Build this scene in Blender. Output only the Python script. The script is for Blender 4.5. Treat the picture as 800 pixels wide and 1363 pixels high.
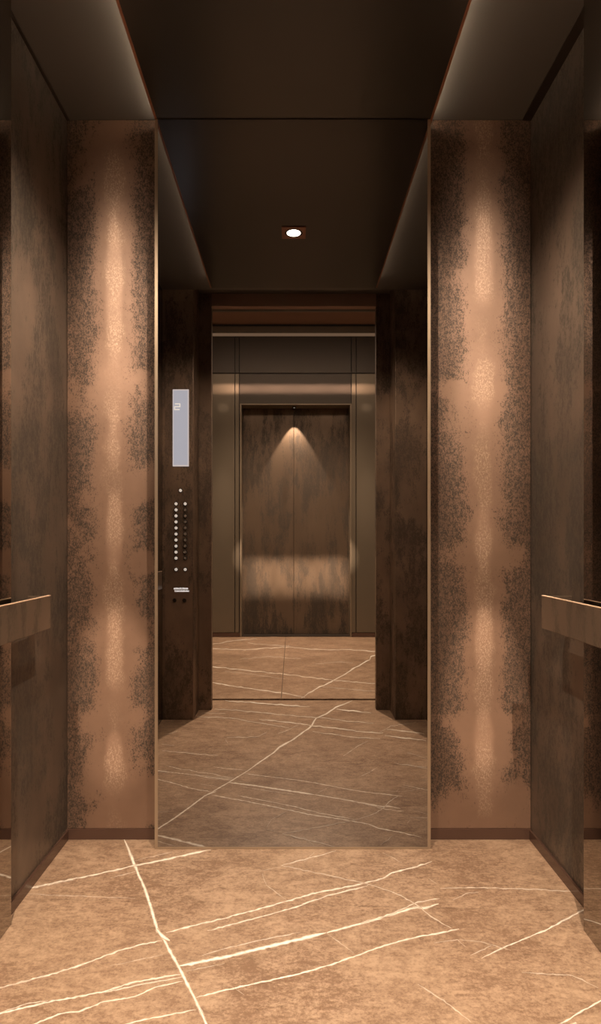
import bpy, bmesh, math, random
from mathutils import Vector, Matrix
random.seed(7)
C = bpy.context.scene
for o in list(bpy.data.objects): bpy.data.objects.remove(o)

# ---------------------------------------------------------------- camera, world, exposure
cam_d = bpy.data.cameras.new('camera'); cam = bpy.data.objects.new('camera', cam_d)
C.collection.objects.link(cam); C.camera = cam
cam.location = (0, 0, 1.0); cam.rotation_euler = (math.pi/2, 0, 0)
cam_d.sensor_fit = 'HORIZONTAL'; cam_d.sensor_width = 36; cam_d.lens = 36*850/800
cam_d.shift_x = 9/800; cam_d.shift_y = 40.5/800; cam_d.clip_start = 0.01
w = bpy.data.worlds.new('world'); C.world = w; w.use_nodes = True
w.node_tree.nodes['Background'].inputs[0].default_value = (0.02, 0.014, 0.01, 1)
C.view_settings.view_transform = 'Standard'; C.view_settings.look = 'None'
C.view_settings.exposure = 0.0; C.view_settings.gamma = 1; C.view_settings.use_curve_mapping = False
try:
    C.cycles.max_bounces = 10; C.cycles.glossy_bounces = 8; C.cycles.diffuse_bounces = 4
    C.cycles.caustics_reflective = True
    C.cycles.sample_clamp_indirect = 4
except Exception: pass

WARM = (1.0, 0.79, 0.60)
def spot(name, loc, tgt, energy, ang, blend=1.0, sx=1.0, sy=1.0, rad=0.0, col=WARM):
    d = bpy.data.lights.new(name, 'SPOT'); d.energy = energy; d.color = col
    d.spot_size = math.radians(ang); d.spot_blend = blend; d.shadow_soft_size = rad
    o = bpy.data.objects.new(name, d); C.collection.objects.link(o)
    o.location = loc
    o.rotation_euler = (Vector(tgt)-Vector(loc)).to_track_quat('-Z', 'Y').to_euler()
    o.scale = (sx, sy, 1)
    return o
def area(name, loc, tgt, energy, w_, h_, col=WARM):
    d = bpy.data.lights.new(name, 'AREA'); d.shape = 'RECTANGLE'; d.size = w_; d.size_y = h_
    d.energy = energy; d.color = col
    o = bpy.data.objects.new(name, d); C.collection.objects.link(o); o.location = loc
    o.rotation_euler = (Vector(tgt)-Vector(loc)).to_track_quat('-Z', 'Y').to_euler()
    return o
# main geometry numbers (metres, camera height 1.0)
BACK = 2.152; MIRY = 2.083; FRONT = 0.565; JAMB = 0.355
XL = -0.765; XR = 0.800; SOF = 2.425; CEIL = 2.382
LOBY = -2.58; LOBC = 3.31

# ceiling downlight of the car and of the lobby
spot('car_downlight_lamp', (0.0, 1.32, 2.372), (0, 1.32, 0), 124, 147, 0.5, rad=0.004)
spot('lobby_downlight_lamp', (0.0, -1.1, 3.25), (0, -1.1, 0), 900, 120, 0.6, rad=0.03)
area('lobby_fill_light', (0, -.55, 3.28), (0, -.75, 0), 75, 2.4, .5)  # added unseen fill that brightens the lobby, no fixture

# added unseen spots without fixtures, making the glow on the two copper panels
def wash(xc, segs):
    src = Vector((xc*0.98, 0.62, 2.37))
    for z0, z1, half, k, bl in segs:
        zc = (z0+z1)/2
        c = Vector((xc, BACK, zc))
        d = c-src; dist = d.length
        a0 = math.atan2(src.z-z0, BACK-src.y); a1 = math.atan2(src.z-z1, BACK-src.y)
        hv = abs(a0-a1)/2
        am = (a0+a1)/2
        tgt = Vector((xc, BACK, src.z-math.tan(am)*(BACK-src.y)))
        hh = math.atan(half/dist)
        cosw = (BACK-src.y)/dist
        e = k*dist*dist/cosw
        big = max(hv, hh)
        spot('panel_glow_helper', src, tgt, e, math.degrees(2*big), bl, math.tan(hh)/math.tan(big), math.tan(hv)/math.tan(big))
HALO = [(1.28, 2.21, .145, 21, .85), (0.84, 1.72, .16, 19, .8), (0.06, 0.83, .165, 32, .7), (.0, 2.42, .30, 8, 1)]
CORE_L = [(1.56, 2.14, .036, 20, .8), (1.22, 1.48, .034, 14, .8), (.86, 1.20, .036, 18, .8), (.46, .80, .036, 26, .8), (.19, .38, .038, 26, .8)]
CORE_R = [(1.76, 2.14, .044, 16, .8), (1.34, 1.58, .038, 14, .8), (.86, 1.16, .036, 14, .8), (.54, .80, .040, 26, .8), (.20, .46, .042, 26, .8)]
XCL = -0.605; XCR = 0.640
wash(XCL, HALO+CORE_L); wash(XCR, HALO+CORE_R)

# small light over the opposite door, then added spots imitating lobby highlights
spot('door_head_lamp', (0.005, LOBY-.09, 2.405), (0.005, LOBY-.09, 0), 240, 62, 0.3, rad=0.004)
for x in (-.70, -.35, 0, .35, .70):
    spot('lobby_glow_helper', (x, -1.0, 3.2), (x, LOBY, 2.62), 110, 30, 1, 1.0, 0.15, col=(1, .66, .46))
for x in (-.46, -.30, -.13, .03, .20, .36, .50):
    spot('lobby_glow_helper', (x*.6, -.9, 3.2), (x, LOBY-.18, .63), 2900, 9, .8, 1.0, 0.66)
for x in (-.745, .77):
    spot('lobby_glow_helper', (x, -1.3, 3.2), (x, LOBY, 1.45), 160, 8, 1, 1, 1.8)
    spot('lobby_glow_helper', (x, -1.3, 3.2), (x, LOBY, 2.42), 40, 6, 1, 1, .7)

# ---------------------------------------------------------------- materials
def new_mat(name):
    m = bpy.data.materials.new(name); m.use_nodes = True
    nt = m.node_tree; b = nt.nodes['Principled BSDF']
    return m, nt, b
def plain(name, col, rough=.5, metal=0., noise=0.0, scale=(8, 8, 8)):
    m, nt, b = new_mat(name)
    b.inputs['Roughness'].default_value = rough; b.inputs['Metallic'].default_value = metal
    tc = nt.nodes.new('ShaderNodeTexCoord'); mp = nt.nodes.new('ShaderNodeMapping')
    mp.inputs['Scale'].default_value = scale
    nt.links.new(tc.outputs['Object'], mp.inputs[0])
    n = nt.nodes.new('ShaderNodeTexNoise'); n.inputs['Scale'].default_value = 1; n.inputs['Detail'].default_value = 5
    nt.links.new(mp.outputs[0], n.inputs[0])
    mix = nt.nodes.new('ShaderNodeMix'); mix.data_type = 'RGBA'
    mix.inputs[6].default_value = tuple(c*(1-noise) for c in col)+(1,)
    mix.inputs[7].default_value = tuple(min(1, c*(1+noise)) for c in col)+(1,)
    nt.links.new(n.outputs[0], mix.inputs[0]); nt.links.new(mix.outputs[2], b.inputs['Base Color'])
    return m
def emit(name, col, s):
    m, nt, b = new_mat(name)
    b.inputs['Base Color'].default_value = (.02, .02, .02, 1)
    b.inputs['Emission Color'].default_value = tuple(col)+(1,); b.inputs['Emission Strength'].default_value = s
    return m
class G:
    """tiny node helper"""
    def __init__(s, nt): s.nt = nt
    def n(s, t, **k):
        q = s.nt.nodes.new(t)
        for a, v in k.items(): setattr(q, a, v)
        return q
    def link(s, v, sock):
        if isinstance(v, (int, float)): sock.default_value = v
        else: s.nt.links.new(v, sock)
    def m(s, op, a, b=0.0, c=None, clamp=False):
        q = s.n('ShaderNodeMath', operation=op); q.use_clamp = clamp
        s.link(a, q.inputs[0]); s.link(b, q.inputs[1])
        if c is not None: s.link(c, q.inputs[2])
        return q.outputs[0]
    def noise(s, vec, scale, detail=4, rough=.55, mul=None, dist=0.0):
        if mul:
            mp = s.n('ShaderNodeMapping'); mp.inputs['Scale'].default_value = mul
            s.nt.links.new(vec, mp.inputs[0]); vec = mp.outputs[0]
        q = s.n('ShaderNodeTexNoise'); q.inputs['Scale'].default_value = scale
        q.inputs['Detail'].default_value = detail; q.inputs['Roughness'].default_value = rough
        q.inputs['Distortion'].default_value = dist
        s.nt.links.new(vec, q.inputs[0]); return q.outputs[0]
    def mix(s, f, a, b):
        q = s.n('ShaderNodeMix', data_type='RGBA'); s.link(f, q.inputs[0])
        for v, i in ((a, 6), (b, 7)):
            if isinstance(v, tuple): q.inputs[i].default_value = v+(1,) if len(v) == 3 else v
            else: s.nt.links.new(v, q.inputs[i])
        return q.outputs[2]

def patina(name, clean, dark, bias=0.0, base=0.0, rough=.42, metal=.35, streak=1.0, amount=.85, fleck=False, fine=115, offs=(0, 0, 0), bandk=0.0, tv=(.85, 1.12)):
    m, nt, b = new_mat(name); g = G(nt)
    tc = g.n('ShaderNodeTexCoord'); mp = g.n('ShaderNodeMapping'); mp.inputs['Location'].default_value = offs
    nt.links.new(tc.outputs['Object'], mp.inputs[0]); v = mp.outputs[0]
    big = g.noise(v, 4.2, 3, .6, (1.3, 1.3, 1/streak))
    band = g.noise(v, 5.5, 1, .5, (.25, .25, 1))
    med = g.noise(v, 17, 6, .7, (1, 1, 1/streak))
    fn = g.noise(v, fine, 8, .85, (1.25, 1.25, .75/streak))
    fn2 = g.noise(v, 260, 4, .7, (1.2, 1.2, .6/streak))
    # blotch mask
    msk = g.m('MULTIPLY_ADD', big, 9.0, -4.6+base)
    msk = g.m('ADD', msk, g.m('MULTIPLY_ADD', band, bandk, -bandk/2))
    msk = g.m('ADD', msk, g.m('MULTIPLY_ADD', med, 3.0, -1.5))
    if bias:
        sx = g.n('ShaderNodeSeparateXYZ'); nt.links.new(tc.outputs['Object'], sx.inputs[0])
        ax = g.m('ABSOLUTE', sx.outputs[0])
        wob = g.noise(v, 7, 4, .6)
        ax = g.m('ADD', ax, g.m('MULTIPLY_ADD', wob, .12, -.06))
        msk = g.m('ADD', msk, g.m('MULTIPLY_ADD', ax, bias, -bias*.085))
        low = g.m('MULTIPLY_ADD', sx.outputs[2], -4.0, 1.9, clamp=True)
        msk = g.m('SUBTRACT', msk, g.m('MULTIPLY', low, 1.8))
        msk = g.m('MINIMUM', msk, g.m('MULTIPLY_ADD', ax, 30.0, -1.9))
    cl = g.m('MINIMUM', g.m('MAXIMUM', msk, -2.0), .5)
    fn3 = g.noise(v, fine*.45, 9, .9, (1.3, 1.3, .8/streak), .4)
    sp = g.m('MULTIPLY_ADD', fn, 9.0, -4.6)
    sp = g.m('ADD', sp, g.m('MULTIPLY_ADD', fn2, 7.0, -3.5))
    sp = g.m('ADD', sp, g.m('MULTIPLY_ADD', fn3, 10.0, -5.0))
    sp = g.m('ADD', sp, g.m('MULTIPLY', cl, 1.3), clamp=True)
    tone = g.m('MULTIPLY_ADD', g.noise(v, 3.3, 7, .65, (1, 1, 1/streak)), 2.4, -.7, clamp=True)
    c1 = g.mix(tone, tuple(c*tv[0] for c in clean), tuple(min(1, c*tv[1]) for c in clean))
    soft = g.m('MULTIPLY_ADD', msk, .45, .15, clamp=True)
    c1 = g.mix(g.m('MULTIPLY', soft, .5), c1, tuple(c*.4 for c in clean))
    col = g.mix(g.m('MULTIPLY', sp, amount), c1, dark)
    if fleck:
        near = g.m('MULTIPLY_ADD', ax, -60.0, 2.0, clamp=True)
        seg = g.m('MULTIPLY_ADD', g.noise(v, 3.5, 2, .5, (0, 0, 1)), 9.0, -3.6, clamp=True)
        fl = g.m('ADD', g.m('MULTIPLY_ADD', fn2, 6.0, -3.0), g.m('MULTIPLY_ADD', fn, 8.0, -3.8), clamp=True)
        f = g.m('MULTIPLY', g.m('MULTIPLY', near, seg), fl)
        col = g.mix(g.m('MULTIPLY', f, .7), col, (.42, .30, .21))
    nt.links.new(col, b.inputs['Base Color'])
    b.inputs['Metallic'].default_value = metal
    nt.links.new(g.m('MULTIPLY_ADD', sp, .2, rough), b.inputs['Roughness'])
    bp = g.n('ShaderNodeBump'); bp.inputs['Strength'].default_value = .15; bp.inputs['Distance'].default_value = .002
    nt.links.new(sp, bp.inputs['Height']); nt.links.new(bp.outputs[0], b.inputs['Normal'])
    return m

M = {}
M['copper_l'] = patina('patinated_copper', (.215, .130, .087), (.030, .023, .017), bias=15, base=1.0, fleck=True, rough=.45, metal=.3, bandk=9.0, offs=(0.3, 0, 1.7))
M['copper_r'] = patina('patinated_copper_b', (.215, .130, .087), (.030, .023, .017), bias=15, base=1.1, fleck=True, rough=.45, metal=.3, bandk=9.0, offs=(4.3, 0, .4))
M['side'] = patina('aged_bronze', (.150, .113, .086), (.080, .071, .058), base=.3, streak=1.5, rough=.38, metal=.45, amount=.8, fine=50, tv=(.6, 1.35))
M['front'] = patina('dark_aged_bronze', (.24, .165, .115), (.08, .057, .042), base=.1, streak=1.5, rough=.4, metal=.4, amount=.85, fine=38, offs=(2, 1, 3), tv=(.6, 1.3))
M['rail'] = patina('handrail_bronze', (.19, .135, .095), (.10, .072, .05), base=0, streak=2.5, rough=.35, metal=.5, amount=.6, fine=14)
M['railtop'] = plain('rail_edge_highlight', (.85, .62, .44), .4, .3)  # pale colour paints in the light caught along the rail top
M['doorleaf'] = patina('opposite_door_bronze', (.15, .105, .072), (.05, .038, .028), base=.5, streak=3.0, rough=.36, metal=.5, amount=.85, fine=14)
M['frame'] = plain('frame_bronze', (.40, .31, .22), .32, .6)
M['doorframe'] = plain('door_frame_bronze', (.24, .19, .135), .35, .5)
M['skirt'] = plain('skirting_bronze', (.10, .056, .040), .22, .3)
M['soffit'] = plain('soffit_paint', (.112, .105, .095), .5, .1, .05, (2, 2, 2))
M['ceil'] = plain('dark_satin_ceiling', (.030, .027, .023), .28, .1, .08, (3, 3, 3))
M['lip'] = plain('copper_lip', (.30, .13, .07), .45, .2)
M['slot'] = plain('dark_slot', (.006, .005, .004), .7)
M['jamb'] = plain('dark_jamb', (.035, .026, .02), .4, .2)
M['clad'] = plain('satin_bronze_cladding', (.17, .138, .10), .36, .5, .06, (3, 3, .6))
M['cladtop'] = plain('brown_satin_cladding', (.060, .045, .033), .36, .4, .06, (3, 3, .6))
M['lobceil'] = plain('lobby_ceiling_paint', (.30, .18, .13), .6)
M['black'] = plain('black_seal', (.004, .0035, .003), .5)
M['steel'] = plain('button_steel', (.75, .72, .68), .25, .8)
M['ring'] = plain('button_ring', (.03, .025, .02), .4, .3)
M['lamp'] = emit('lamp_white', (1, .93, .82), 30)
M['led'] = emit('led_warm', (1.0, .76, .54), 20)
M['ledlow'] = emit('led_dim_copper', (.46, .29, .18), .8)
M['screen'] = emit('display_grey_blue', (.98, 1.0, 1.16), 1.15)
M['digit'] = emit('display_digit', (1, .92, .82), 2.3)
M['bezel'] = emit('display_bezel', (1, .90, .88), 1.6)
M['text'] = emit('backlit_white', (1, .95, .93), 2.6) 
m_, nt_, b_ = new_mat('bronze_mirror')
b_.inputs['Base Color'].default_value = (.34, .32, .305, 1); b_.inputs['Metallic'].default_value = 1; b_.inputs['Roughness'].default_value = 0.0
try: b_.inputs['Specular IOR Level'].default_value = .2
except Exception: pass
M['mirror'] = m_
M['mirror_side'] = m_.copy(); M['mirror_side'].name = 'side_mirror_silver'
M['mirror_side'].node_tree.nodes['Principled BSDF'].inputs['Base Color'].default_value = (.37, .34, .31, 1)
m_, nt_, b_ = new_mat('button_lit_centre')
b_.inputs['Base Color'].default_value = (.9, .88, .85, 1); b_.inputs['Emission Color'].default_value = (1, .96, .9, 1); b_.inputs['Emission Strength'].default_value = .9
M['lit'] = m_

def stone(name, lo, hi):
    m, nt, b = new_mat(name); g = G(nt)
    tc = g.n('ShaderNodeTexCoord'); v = tc.outputs['Object']
    a = g.noise(v, 3.2, 6, .65, (1, 1.2, 1), .3)
    c = g.noise(v, 16, 8, .75, (.8, 1.3, 1), .6)
    d = g.noise(v, 120, 6, .8)
    e_ = g.noise(v, 45, 8, .8, (.8, 1.5, 1), .4)
    t = g.m('ADD', g.m('MULTIPLY_ADD', a, 1.7, -.85), g.m('MULTIPLY_ADD', c, 2.6, -1.3))
    t = g.m('ADD', t, g.m('ADD', g.m('MULTIPLY_ADD', d, 2.6, -1.3), g.m('MULTIPLY_ADD', e_, 2.8, -1.4)))
    t = g.m('ADD', t, .5, clamp=True)
    col = g.mix(t, lo, hi)
    pits = g.m('MULTIPLY_ADD', g.noise(v, 34, 8, .8, (.7, 1.5, 1), .5), 14.0, -8.2, clamp=True)
    col = g.mix(g.m('MULTIPLY', pits, .45), col, tuple(x*.42 for x in lo))
    # fleecy pale calcite specks
    pale = g.m('MULTIPLY_ADD', g.noise(v, 24, 9, .85, (.8, 1.4, 1), .8), 16.0, -10.4, clamp=True)
    col = g.mix(g.m('MULTIPLY', pale, .5), col, tuple(min(1, x*1.5) for x in hi))
    at = g.n('ShaderNodeAttribute', attribute_name='vein')
    vf = g.m('MULTIPLY', at.outputs['Fac'], g.m('MULTIPLY_ADD', g.noise(v, 70, 5, .7), 1.7, .15), clamp=True)
    vf2 = g.m('SMOOTHSTEP', 0.0, 1.0) if False else vf
    col = g.mix(vf2, col, (.98, .92, .80))
    gr = g.n('ShaderNodeAttribute', attribute_name='grout')
    col = g.mix(gr.outputs['Fac'], col, (.03, .02, .015))
    nt.links.new(col, b.inputs['Base Color'])
    nt.links.new(g.m('MULTIPLY_ADD', c, .25, .25), b.inputs['Roughness'])
    return m
M['stone'] = stone('brown_marble', (.215, .132, .083), (.45, .312, .208))

# ---------------------------------------------------------------- mesh helpers
class MB:
    def __init__(s): s.bm = bmesh.new()
    def box(s, x0, x1, y0, y1, z0, z1, bev=0.0, mi=0):
        t = bmesh.new(); bmesh.ops.create_cube(t, size=1)
        for v in t.verts:
            v.co = Vector(((x0+x1)/2+v.co.x*abs(x1-x0), (y0+y1)/2+v.co.y*abs(y1-y0), (z0+z1)/2+v.co.z*abs(z1-z0)))
        if bev: bmesh.ops.bevel(t, geom=t.edges[:], offset=bev, segments=2, profile=.5, affect='EDGES')
        for f in t.faces: f.material_index = mi
        s.merge(t); return s
    def cyl(s, c, r, depth, axis='Y', seg=24, r2=None, bev=0.0):
        t = bmesh.new()
        bmesh.ops.create_cone(t, cap_ends=True, segments=seg, radius1=r, radius2=r if r2 is None else r2, depth=depth)
        if bev:
            bmesh.ops.bevel(t, geom=[e for e in t.edges if len(e.link_faces) == 2 and any(len(f.verts) > 4 for f in e.link_faces)], offset=bev, segments=2, affect='EDGES')
        R = {'Y': Matrix.Rotation(-math.pi/2, 4, 'X'), 'Z': Matrix.Identity(4), 'X': Matrix.Rotation(math.pi/2, 4, 'Y')}[axis]
        bmesh.ops.transform(t, matrix=Matrix.Translation(c) @ R, verts=t.verts)
        s.merge(t); return s
    def ringz(s, c, ro, ri, z0, z1, seg=40, square=None):
        """flat ring with a round hole; square = half side of a square outline"""
        bm = s.bm; rows = []
        for z in (z0, z1):
            outer = []; inner = []
            for i in range(seg):
                a = 2*math.pi*i/seg
                ca, sa = math.cos(a), math.sin(a)
                if square: k = square/max(abs(ca), abs(sa)); outer.append(bm.verts.new((c[0]+ca*k, c[1]+sa*k, z)))
                else: outer.append(bm.verts.new((c[0]+ca*ro, c[1]+sa*ro, z)))
                inner.append(bm.verts.new((c[0]+ca*ri, c[1]+sa*ri, z)))
            rows.append((outer, inner))
        for i in range(seg):
            j = (i+1) % seg
            (o0, i0), (o1, i1) = rows
            bm.faces.new((o0[i], i0[i], i0[j], o0[j])); bm.faces.new((o1[i], o1[j], i1[j], i1[i]))
            bm.faces.new((o0[i], o0[j], o1[j], o1[i])); bm.faces.new((i0[i], i1[i], i1[j], i0[j]))
        return s
    def merge(s, t):
        me = bpy.data.meshes.new('t'); t.to_mesh(me); t.free(); s.bm.from_mesh(me); bpy.data.meshes.remove(me)
    def build(s, name, mats, parent=None, origin=None, kind=None):
        if not isinstance(mats, (list, tuple)): mats = [mats]
        org = Vector(parent['_w']) if parent is not None and origin is None else Vector(origin or (0, 0, 0))
        for v in s.bm.verts: v.co -= org
        bmesh.ops.recalc_face_normals(s.bm, faces=s.bm.faces)
        me = bpy.data.meshes.new(name); s.bm.to_mesh(me); s.bm.free()
        for m in mats: me.materials.append(m)
        o = bpy.data.objects.new(name, me); C.collection.objects.link(o)
        if parent is not None:
            o.parent = parent; o.location = org-Vector(parent['_w'])
        else: o.location = org
        o['_w'] = tuple(org)
        if kind: o['kind'] = kind
        return o
def box(*a, **k): return MB().box(*a, **k)
def thing(name, loc, label, cat, group=None):
    o = bpy.data.objects.new(name, None); C.collection.objects.link(o); o.empty_display_size = .05
    o.location = loc; o['_w'] = tuple(loc); o['label'] = label; o['category'] = cat
    if group: o['group'] = group
    return o
def tag(o, label, cat, group=None):
    o['label'] = label; o['category'] = cat
    if group: o['group'] = group
    return o
S = 'structure'

# ---------------------------------------------------------------- floors with their veins
def direct(u, v): s = v-722.0; return ((u-391)/s, 850/s)
def seen(u, v): s = v-722.0; return ((u-391)/s, 2*MIRY-850/s)     # floor points known from the mirror image
def add_ribbon(bm, lay, pts, width, k, fn, z, jitter=.55, lay2=None):
    # resample
    P = [Vector(p) for p in pts]; out = []
    for a, b in zip(P, P[1:]):
        n = max(1, int((b-a).length/5))
        for i in range(n): out.append(a.lerp(b, i/n))
    out.append(P[-1]); n = len(out)
    rows = []
    for i, p in enumerate(out):
        t = (out[min(i+1, n-1)]-out[max(i-1, 0)]).normalized(); q = Vector((-t.y, t.x))
        j = random.uniform(-jitter, jitter) if jitter else 0
        if width > 2.4: j *= .6
        hw = width*.86*(random.uniform(.7, 1.15) if width > 2.4 else random.uniform(.5, 1.2) if jitter else 1)
        taper = min(1, (i+1)/4, (n-i)/4) if jitter else 1
        c = p+q*j; hw = max(.35, hw*taper)*.95
        kk = k*(random.uniform(.7, 1.1) if jitter else 1)
        row = []
        for off, val in ((-hw, 0), (0, kk), (hw, 0)):
            g = fn(*(c+q*off)); vv = bm.verts.new((g[0], g[1], z)); vv[lay] = val; row.append(vv)
        rows.append(row)
    for a, b in zip(rows, rows[1:]):
        for i in (0, 1):
            try: bm.faces.new((a[i], a[i+1], b[i+1], b[i]))
            except Exception: pass

D = [ # photograph points of each vein, width, strength
 ([(165,1117),(172,1133),(178,1149),(186,1168),(193,1183),(203,1215),(210,1239),(216,1247),(229,1271),(242,1295),(259,1329),(274,1361),(281,1378)],3.4,1.2),
 ([(208,1236),(216,1246),(226,1252)],6,1.3),
 ([(34,1183),(60,1178),(112,1167),(145,1160),(178,1152.5),(240,1140),(281,1131)],2.0,1.1),
 ([(34,1183),(70,1176),(112,1167)],1.6,1.0),
 ([(147,1169),(180,1160)],1.1,.7), ([(178,1146),(230,1134)],.9,.5),
 ([(34,1190),(110,1193),(180,1196)],.9,.45),
 ([(0,1315),(49,1302),(75,1295),(109,1284),(157,1266),(190,1257),(216,1252)],2.0,1.0),
 ([(-60,1331),(0,1315),(49,1302)],1.3,.8),
 ([(221,1242),(250,1234),(300,1222),(374,1202),(415,1190),(479,1177),(509,1170),(522,1162),(550,1155),(575,1147)],1.9,1.0),
 ([(276,1239),(320,1228),(389,1209),(437,1192),(490,1179)],1.6,.95),
 ([(146,1286),(180,1279),(217,1271)],1.0,.5),
 ([(-60,1363),(0,1349),(64,1334),(135,1321),(176,1308),(240,1297)],2.2,1.1),
 ([(0,1348),(37,1336),(64,1332)],1.4,.8),([(136,1322),(190,1310),(242,1301)],1.5,.9),
 ([(20,1372),(49,1362),(82,1349),(105,1347),(139,1333),(180,1327),(206,1314),(244,1306)],1.9,1.0),
 ([(160,1366),(176,1361),(220,1352),(261,1344)],1.8,1.0),
 ([(238,1286),(250,1284),(300,1274),(362,1259),(434,1242)],3.6,1.35),
 ([(434,1242),(490,1227),(552,1208),(567,1209),(584,1203)],2.6,1.15),
 ([(480,1230),(520,1217),(556,1201),(585,1196)],1.6,.9),
 ([(247,1293),(275,1288),(299,1283)],1.0,.5),
 ([(261,1328),(310,1316),(389,1299),(441,1284),(475,1272),(512,1259),(552,1248),(575,1244),(611,1237)],2.0,1.05),
 ([(269,1272),(306,1261),(350,1251),(400,1241)],1.2,.65),
 ([(374,1152),(410,1143),(447,1133)],1.4,.8),([(405,1148),(418,1135)],.9,.5),
 ([(374,1152),(425,1163),(490,1177),(535,1192)],1.1,.55),
 ([(522,1188),(537,1194),(560,1209),(579,1224),(601,1236)],1.4,.7),
 ([(349,1163),(352,1172),(355,1179),(381,1198)],1.0,.5),([(345,1160),(374,1154)],.9,.4),
 ([(586,1183),(639,1182),(710,1184),(776,1188)],1.1,.65),([(603,1198),(620,1190),(637,1188)],1.1,.6),
 ([(641,1276),(676,1259),(725,1239),(776,1212),(800,1200)],2.1,1.0),([(626,1272),(640,1266),(654,1259)],1.4,.7),
 ([(578,1256),(609,1251),(620,1261)],1.0,.5),([(609,1251),(639,1254),(680,1265)],1.0,.45),
 ([(695,1295),(762,1299),(780,1307),(796,1316)],1.2,.55),
 ([(720,1378),(749,1362),(774,1347),(800,1332),(840,1312)],2.4,1.1),
 ([(556,1310),(590,1332),(627,1361)],1.6,.55),
 ([(434,1242),(471,1269)],1.0,.45),([(310,1314),(325,1325)],1.0,.5),
 ([(510,1135),(535,1149)],1.0,.4),([(571,1170),(582,1177)],1,.4),
]
R_ = [
 ([(330,1025.5),(345,1015),(360,1005),(372,995),(380,990),(397,980),(415,966),(421,956),(434,951),(447,942),(469,933)],1.7,1.25),
 ([(216,999),(262,1004),(290,1006)],.8,.7),
 ([(262,954),(310,956),(330,960),(385,969)],.8,.8),([(268,949),(300,950)],.6,.6),
 ([(286,944),(320,946),(400,954),(430,956),(462,960),(497,963)],.8,.85),
 ([(300,933),(332,935),(400,940),(412,941)],1.2,1.0),([(448,944),(470,946.5),(494,949.5)],1.3,1.2),
 ([(345,958),(380,961),(415,966),(452,970),(480,974),(510,976)],1.0,1.1),([(515,971),(565,977)],1.1,1.0),
 ([(416,974),(467,981),(506,984)],.8,.8),([(512,979),(535,982),(567,986)],1.1,1.1),
 ([(505,975),(520,967),(554,962)],.8,.7),([(302,982),(344,981),(355,975)],.7,.7),([(370,977),(397,966)],.8,.7),
 ([(457,1007),(480,991),(490,987)],.8,.6),([(525,1016),(567,1022)],.8,.7),([(542,1002),(567,1010)],.7,.5),
 ([(220,978),(236,974)],.8,.6),([(215,991),(232,993)],.7,.5),([(300,984),(303,990)],.8,.6),
]
L_ = [
 ([(401,929),(420,917),(446,905),(474,888),(492,878),(494,874),(501,872),(530,866)],1.3,1.2),
 ([(270,886),(336,893),(392,899),(449,906),(515,911)],.9,.95),([(270,907),(336,917),(373,922),(406,928)],1.0,1.1),
 ([(270,863),(326,865),(381,861),(415,864),(466,865),(515,868)],.8,.85),([(270,860),(302,854),(342,850)],.8,.8),
 ([(320,877),(360,874),(400,877)],.6,.5),([(420,884),(450,881),(470,882)],.6,.5),([(300,894),(340,898),(380,904)],.6,.45),
 ([(430,914),(470,918),(515,921)],.7,.45),([(330,856),(350,858),(385,860)],.6,.7),
]
def make_floor(name, x0, x1, y0, y1, veins, grouts=()):
    mb = MB(); bm = mb.bm
    lay = bm.verts.layers.float.new('vein'); lay2 = bm.verts.layers.float.new('grout')
    n = 0
    top = [bm.verts.new(p) for p in ((x0, y0, 0), (x1, y0, 0), (x1, y1, 0), (x0, y1, 0))]
    bot = [bm.verts.new((v.co.x, v.co.y, -.08)) for v in top]
    bm.faces.new(top); bm.faces.new(bot[::-1])
    for i in range(4): bm.faces.new((top[i], bot[i], bot[(i+1) % 4], top[(i+1) % 4]))
    z = .0002
    for fn, lst in veins:
        for p, wd, k in lst:
            add_ribbon(bm, lay, p, wd, k, fn, z); z += .00002
    for a, b, hw in grouts:
        a = Vector(a); b = Vector(b); t = (b-a).normalized(); q = Vector((-t.y, t.x))
        vs = []
        for p in (a, b):
            for off, val in ((-hw, 0), (0, 1), (hw, 0)):
                g = p+q*off; vv = bm.verts.new((g.x, g.y, z)); vv[lay2] = val; vs.append(vv)
        for i in (0, 1): bm.faces.new((vs[i], vs[i+1], vs[i+4], vs[i+3]))
    # keep ribbons inside the floor outline
    for v in bm.verts:
        v.co.x = min(max(v.co.x, x0), x1); v.co.y = min(max(v.co.y, y0), y1)
    for v in top+bot: pass
    me = bpy.data.meshes.new(name)
    bm.normal_update(); bm.to_mesh(me); bm.free(); me.materials.append(M['stone'])
    o = bpy.data.objects.new(name, me); C.collection.objects.link(o); o['kind'] = S
    return o
floor = make_floor('floor', XL-.02, XR+.02, .122, BACK+.02, [(direct, D), (seen, R_)], [((XL, 1.79), (XR, 1.73), .0005)])
lobby_floor = make_floor('floor', -2.0, 2.0, LOBY-.25, .078, [(seen, L_)], [((-.085, LOBY), (-.08, .07), .004), ((-2, -1.9), (-1.0, -1.9), .003)])
box(-1.0, 1.0, .078, .122, -.08, -.03).build('trim_1', M['black'], kind=S)

# ---------------------------------------------------------------- car shell
box(XL-.06, XL, .05, BACK+.06, -.02, 2.52).build('wall_left', M['side'], kind=S)
box(XR, XR+.06, .05, BACK+.06, -.02, 2.52).build('wall_right', M['side'], kind=S)
box(XL-.06, XR+.06, BACK+.01, BACK+.07, -.02, 2.52).build('wall_back', M['jamb'], kind=S)
mb = MB(); mb.box(XL-.06, XR+.06, FRONT, BACK+.06, SOF, SOF+.05)
mb.box(XL-.06, XR+.06, .05, FRONT, 2.485, 2.535)
mb.build('ceiling', M['soffit'], kind=S)
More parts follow.
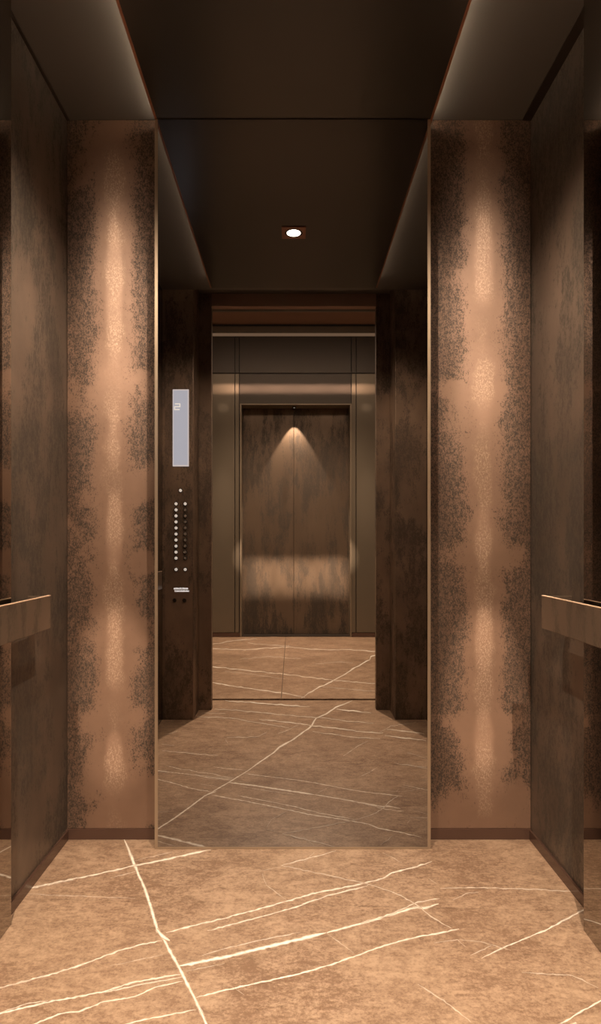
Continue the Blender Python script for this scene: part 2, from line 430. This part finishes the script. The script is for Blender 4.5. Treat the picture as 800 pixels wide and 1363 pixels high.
# front returns either side of the doorway
mb = MB(); mb.box(XL, -.566, JAMB, FRONT, 0, 2.485, .002); mb.box(.573, XR, JAMB, FRONT, 0, 2.485, .002)
mb.build('wall_front', M['front'], kind=S)
mb = MB(); mb.box(XL, -.491, JAMB-.05, JAMB, 0, 2.485, .0015); mb.box(.492, XR, JAMB-.05, JAMB, 0, 2.485, .0015)
mb.build('trim_2', M['front'], kind=S)
box(-.491, .492, JAMB-.05, JAMB-.002, 2.41, 2.485).build('trim_3', M['lobceil'], kind=S)
box(-.62, .62, .072, .12, 2.484, 2.53).build('trim_4', M['black'], kind=S)
for s, x in ((1, XL), (-1, XR)):
    box(x, x+.009 if s > 0 else x-.03, FRONT, BACK, SOF-.004, SOF).build('trim_5' if s > 0 else 'trim_6', M['jamb'], kind=S)
# skirtings
box(XL, -.453, BACK-.004, BACK+.01, 0, .036, .001).build('baseboard_back', M['skirt'], kind=S)
box(.447, XR, BACK-.004, BACK+.01, 0, .036, .001).build('baseboard_back', M['skirt'], kind=S)
box(XL, XL+.008, 1.66, BACK-.004, 0, .034, .001).build('baseboard_left', M['skirt'], kind=S)
box(XR-.008, XR, 1.65, BACK-.004, 0, .034, .001).build('baseboard_right', M['skirt'], kind=S)

# dropped centre ceiling
t = thing('ceiling_panel', (0, 1.42, CEIL), 'dark satin dropped ceiling panel running down the middle of the lift car', 'ceiling panel')
box(-.446, .446, .70, BACK, CEIL, CEIL+.012).build('panel', M['ceil'], t)
for s in (-1, 1):
    box(s*.446, s*.454, .70, BACK, CEIL-.001, CEIL+.016, .001).build('edge_trim', M['lip'], t)
    box(s*.431, s*.437, .74, BACK-.02, CEIL+.014, CEIL+.024).build('light_strip', M['led'], t)
box(-.35, .35, .80, 2.0, CEIL+.012, SOF).build('hanger', M['slot'], t)

t = thing('downlight', (0, 1.32, CEIL-.003), 'small square copper trimmed ceiling downlight seen in the tall mirror', 'ceiling light')
MB().ringz((0, 1.32), 0, .040, CEIL-.004, CEIL, square=.053).build('trim', M['frame'] if False else M['lip'], t)
MB().ringz((0, 1.32), .040, .030, CEIL-.0035, CEIL-.001).build('reflector_ring', M['black'], t)
MB().cyl((0, 1.32, CEIL-.0025), .030, .003, 'Z', 32).build('bulb', M['lamp'], t)

# copper panels beside the mirror
def copper(xa, xb, xc, mat, label):
    t = thing('wall_panel', (xc, BACK, 0), label, 'wall panel')
    box(xa, xb, BACK, BACK+.01, .036, SOF-.001, .0015).build('metal_sheet', mat, t)
    return t
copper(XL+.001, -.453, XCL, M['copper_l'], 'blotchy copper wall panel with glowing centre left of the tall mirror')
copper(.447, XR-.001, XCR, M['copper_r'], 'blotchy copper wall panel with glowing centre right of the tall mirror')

# tall mirror
t = thing('wall_mirror', (0, MIRY, 0), 'tall floor to ceiling bronze tinted mirror on the back wall', 'mirror')
MX0, MX1 = -.4535, .4465
box(MX0+.010, MX1-.010, MIRY, MIRY+.006, .007, CEIL-.003).build('mirror_glass', M['mirror'], t)
mb = MB()
mb.box(MX0, MX0+.010, MIRY-.001, MIRY+.02, 0.001, CEIL-.002); mb.box(MX1-.010, MX1, MIRY-.001, MIRY+.02, 0.001, CEIL-.002)
mb.box(MX0+.010, MX1-.010, MIRY-.001, MIRY+.02, 0.001, .007)
mb.build('frame', M['frame'], t)
box(MX0+.004, MX1-.004, MIRY+.02, BACK+.009, .001, CEIL-.002).build('backing_box', M['jamb'], t)

# side mirrors
def side_mirror(x, xw, s, y1, label):
    t = thing('side_mirror', (x, 1.1, 0), label, 'mirror')
    box(min(x, x-s*.005), max(x, x-s*.005), FRONT+.002, y1, 0.001, SOF-.005).build('mirror_glass', M['mirror_side'], t)
    a, b = sorted((x-s*.005, xw))
    box(a, b, FRONT+.002, y1-.002, 0.001, SOF-.005).build('backing_board', M['jamb'], t)
side_mirror(-.739, XL, 1, 1.67, 'full height dark mirror behind the left handrail at the left edge')
side_mirror(.747, XR, -1, 1.645, 'full height dark mirror behind the right handrail at the right edge')

# handrails
def rail(xf, xw, s, label):
    t = thing('handrail', (xf, 1.3, .8), label, 'handrail', 'flat bronze handrails on the side walls')
    y0, y1 = .77, 1.84; z0, z1 = .753, .846
    a, b = sorted((xf, xf-s*.007))
    box(a, b, y0, y1, z0, z1, .0015).build('front_plate', M['rail'], t)
    a, b = sorted((xf+s*.0005, xf-s*.0075))
    box(a, b, y0, y1, z1, z1+.0025, .0008).build('top_edge', M['railtop'], t)
    for y, xe in ((y1-.007, xw), (y0, xw-s*0)):
        xe2 = (XL if s > 0 else XR) if y > 1.6 else (-.739 if s > 0 else .747)
        a, b = sorted((xf-s*.007, xe2))
        box(a, b, y, y+.007, z0, z1, .001).build('end_return', M['rail'], t)
    for y in (1.02, 1.5):
        a, b = sorted((xf-s*.007, -.739 if s > 0 else .747))
        box(a, b, y, y+.03, z0+.02, z1-.035).build('bracket', M['jamb'], t)
rail(-.700, XL, 1, 'flat bronze handrail on the left side wall')
rail(.714, XR, -1, 'flat bronze handrail on the right side wall')

# ---------------------------------------------------------------- operating panel on the left front return
FY = FRONT
t = thing('operating_panel', (-.637, FY, 1.0), 'lift operating panel with grey floor display and two columns of buttons', 'control panel')
box(-.725, -.569, FY, FY+.0015, .06, 2.36).build('faceplate', M['front'], t)
y1 = FY+.0015
disp = box(-.682, -.591, y1, y1+.004, 1.428, 1.862, .0008).build('display', M['bezel'], t)
box(-.6765, -.5975, y1+.004, y1+.0045, 1.436, 1.8555).build('screen', M['screen'], disp)
# the floor digit: five, so that the mirror shows it as a two
mb = MB(); dx0, dx1 = -.6735, -.638; dz0, dzm, dz1 = 1.745, 1.764, 1.783; q = .006
yy0, yy1 = y1+.0046, y1+.0052
mb.box(dx0+.004, dx1, yy0, yy1, dz1-q, dz1); mb.box(dx0, dx1, yy0, yy1, dzm-q/2, dzm+q/2); mb.box(dx0, dx1-.004, yy0, yy1, dz0, dz0+q)
mb.box(dx1-q, dx1, yy0, yy1, dzm+q/2, dz1-q); mb.box(dx0, dx0+q, yy0, yy1, dz0+q, dzm-q/2)
mb.build('floor_digit', M['digit'], disp)
def button_parts():
    a = MB().ringz((0, 0), .0125, .0085, 0, .003)
    for v in a.bm.verts: v.co = Vector((v.co.x, v.co.z, v.co.y))
    b = MB().cyl((0, .0035, 0), .0085, .007, 'Y', 20, bev=.001)
    return a, b
def u2x(u): return (u-391)/236.0
def v2z(v): return 1+(722-v)/236.0
spots = [(240.5, 653)]
for r in range(10): spots += [(234.6, 670.7+8.02*r), (246.8, 670.7+8.02*r)]
spots += [(234.6, 758), (246.8, 758)]
a, b = button_parts()
bt0 = b.build('button', M['lit'], t); bt0.location = (0, 0, 0)
ring0 = a.build('button_ring', M['ring'], None)
# meshes were written about their own centre
def recenter(o, parent):
    for v in o.data.vertices: v.co += Vector(parent['_w']) if o is bt0 else Vector((0, 0, 0))
recenter(bt0, t)
ring0.parent = bt0; ring0.location = (0, 0, 0)
for i, (u, v) in enumerate(spots):
    if i == 0: o = bt0; r = ring0
    else:
        o = bt0.copy(); C.collection.objects.link(o); r = ring0.copy(); C.collection.objects.link(r); r.parent = o
        o.parent = t
    o.location = Vector((u2x(u), y1, v2z(v)))-Vector(t['_w'])
    if i > 0 and u > 240 and 1 < (v-670.7)/8 < 9.9 or (i > 2 and u > 240 and v < 700):
        o.data = bt0.data.copy() if 'dimb' not in bpy.data.meshes else bpy.data.meshes['dimb']
        o.data.name = 'dimb'; o.data.materials[0] = M['steel']
# engraved two line notice (unreadable strokes) and key switches
mb = MB(); rr = random.Random(3)
for row, zc in enumerate((v2z(783.4), v2z(786.7))):
    x = u2x(231.5 if row == 0 else 230.2); xe = u2x(250.6 if row == 0 else 251.6)
    while x < xe:
        wd = rr.uniform(.0028, .005); h = rr.choice((.0075, .0085, .0085, .0105))
        if rr.random() > .1:
            mb.box(x, x+.0016, y1, y1+.0006, zc-.004, zc-.004+h)
            mb.box(x, x+wd, y1, y1+.0006, zc+.0015, zc+.0035) ; mb.box(x, x+wd, y1, y1+.0006, zc-.004, zc-.002)
            if rr.random() > .5: mb.box(x+wd-.0016, x+wd, y1, y1+.0006, zc-.004, zc+.0035)
        x += wd+.0012
mb.build('notice_text', M['text'], t)
for u in (232.5, 245.5):
    k = MB().cyl((u2x(u), y1+.002, v2z(799)), .011, .004, 'Y', 24, bev=.0008).build('key_switch', M['jamb'], t)
    box(u2x(u)-.001, u2x(u)+.001, y1+.004, y1+.0045, v2z(799)-.006, v2z(799)+.006).build('key_slot', M['black'], k)

# ---------------------------------------------------------------- lobby
LS = 126.0
def lx(u): return (u-391)/LS
def lz(v): return 1+(722-v)/LS
DX0, DX1, DZ = lx(321.5), lx(466), lz(539)
for a_ in ((-2.0, DX0-.02, LOBY-.3, LOBY-.021, 0, LOBC), (DX1+.02, 2.0, LOBY-.3, LOBY-.021, 0, LOBC),
           (DX0-.02, DX1+.02, LOBY-.3, LOBY-.021, DZ+.02, LOBC), (DX0-.02, DX1+.02, LOBY-.34, LOBY-.301, 0, LOBC)):
    box(*a_).build('wall_lobby', M['jamb'], kind=S)
box(-2.05, 2.05, LOBY-.3, .12, LOBC, LOBC+.08).build('ceiling', M['lobceil'], kind=S)
box(-2.1, -2.0, LOBY-.3, .12, -.02, LOBC+.1).build('wall_lobby_left', M['clad'], kind=S)
box(2.0, 2.1, LOBY-.3, .12, -.02, LOBC+.1).build('wall_lobby_right', M['clad'], kind=S)
mb = MB(); mb.box(-2.0, -.60, .035, .07, 0, LOBC); mb.box(.60, 2.0, .035, .07, 0, LOBC); mb.box(-.60, .60, .035, .07, 2.50, LOBC)
mb.build('wall_landing', M['clad'], kind=S)
G0 = .004
ZT, ZM, ZB = lz(444), lz(497), .045
def clad(x0, x1, z0, z1, mat, label):
    o = box(x0+G0, x1-G0, LOBY-.02, LOBY, z0+G0, z1-G0, .0015).build('cladding_panel', mat, origin=((x0+x1)/2, LOBY-.01, z0), kind=None)
    tag(o, label, 'wall panel', 'bronze cladding panels of the lobby wall')
xa, xb, xc, xd = lx(312.7), lx(318.6), lx(467.6), lx(474)
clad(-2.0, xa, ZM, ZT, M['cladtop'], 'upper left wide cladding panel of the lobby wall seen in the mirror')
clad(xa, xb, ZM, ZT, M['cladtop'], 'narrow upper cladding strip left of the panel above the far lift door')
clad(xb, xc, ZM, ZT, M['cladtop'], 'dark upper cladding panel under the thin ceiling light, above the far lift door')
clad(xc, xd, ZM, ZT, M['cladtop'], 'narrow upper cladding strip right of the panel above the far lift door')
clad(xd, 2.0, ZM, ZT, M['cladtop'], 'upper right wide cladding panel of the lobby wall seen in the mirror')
clad(-2.0, xa, ZB, ZM, M['clad'], 'tall lower bronze cladding panel left of the far lift door')
clad(xa, xb, ZB, ZM, M['clad'], 'narrow tall bronze strip along the left of the far door frame')
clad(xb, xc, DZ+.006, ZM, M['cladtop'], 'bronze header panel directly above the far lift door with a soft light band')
clad(xc, xd, ZB, ZM, M['clad'], 'narrow tall bronze strip along the right of the far door frame')
clad(xd, 2.0, ZB, ZM, M['clad'], 'tall lower bronze cladding panel right of the far lift door')
box(-2.0, DX0-.02, LOBY-.02, LOBY-.004, 0, ZB, .001).build('baseboard_lobby', M['skirt'], kind=S)
box(DX1+.02, 2.0, LOBY-.02, LOBY-.004, 0, ZB, .001).build('baseboard_lobby', M['skirt'], kind=S)
t = thing('linear_light', (0, LOBY, ZT), 'thin dim copper coloured light line along the top of the lobby wall', 'light')
box(-1.95, 1.95, LOBY-.02, LOBY+.003, ZT+.003, ZT+.075).build('housing', M['clad'], t)
box(-1.95, 1.95, LOBY+.0005, LOBY+.003, ZT-.028, ZT+.003).build('diffuser', M['ledlow'], t)
# opposite lift door
t = thing('lift_door', (.02, LOBY-.2, 0), 'closed two leaf bronze lift door across the lobby, seen in the mirror', 'elevator door')
mb = MB()
mb.box(DX0-.016, DX0, LOBY-.2, LOBY+.006, 0, DZ+.012); mb.box(DX1, DX1+.016, LOBY-.2, LOBY+.006, 0, DZ+.012); mb.box(DX0, DX1, LOBY-.2, LOBY+.006, DZ, DZ+.012)
mb.build('door_frame', M['doorframe'], t)
mid = lx(391)
yd = LOBY-.18
box(DX0, mid-.002, yd-.03, yd, .008, DZ-.001, .002).build('door_leaf', M['doorleaf'], t)
box(mid+.002, DX1, yd-.03, yd, .008, DZ-.001, .002).build('door_leaf', M['doorleaf'], t)
box(DX0, DX1, yd-.03, LOBY-.02, .0005, .007).build('door_sill', M['jamb'], t)
t = thing('door_head_light', (.005, LOBY-.09, DZ-.02), 'tiny light under the head of the far lift door frame', 'light')
MB().ringz((.005, LOBY-.09), .022, .012, DZ-.012, DZ-.0005).build('trim', M['jamb'], t)
MB().cyl((.005, LOBY-.09, DZ-.004), .012, .006, 'Z', 20).build('bulb', M['lamp'], t)
for o in bpy.data.objects:
    if '_w' in o: del o['_w']
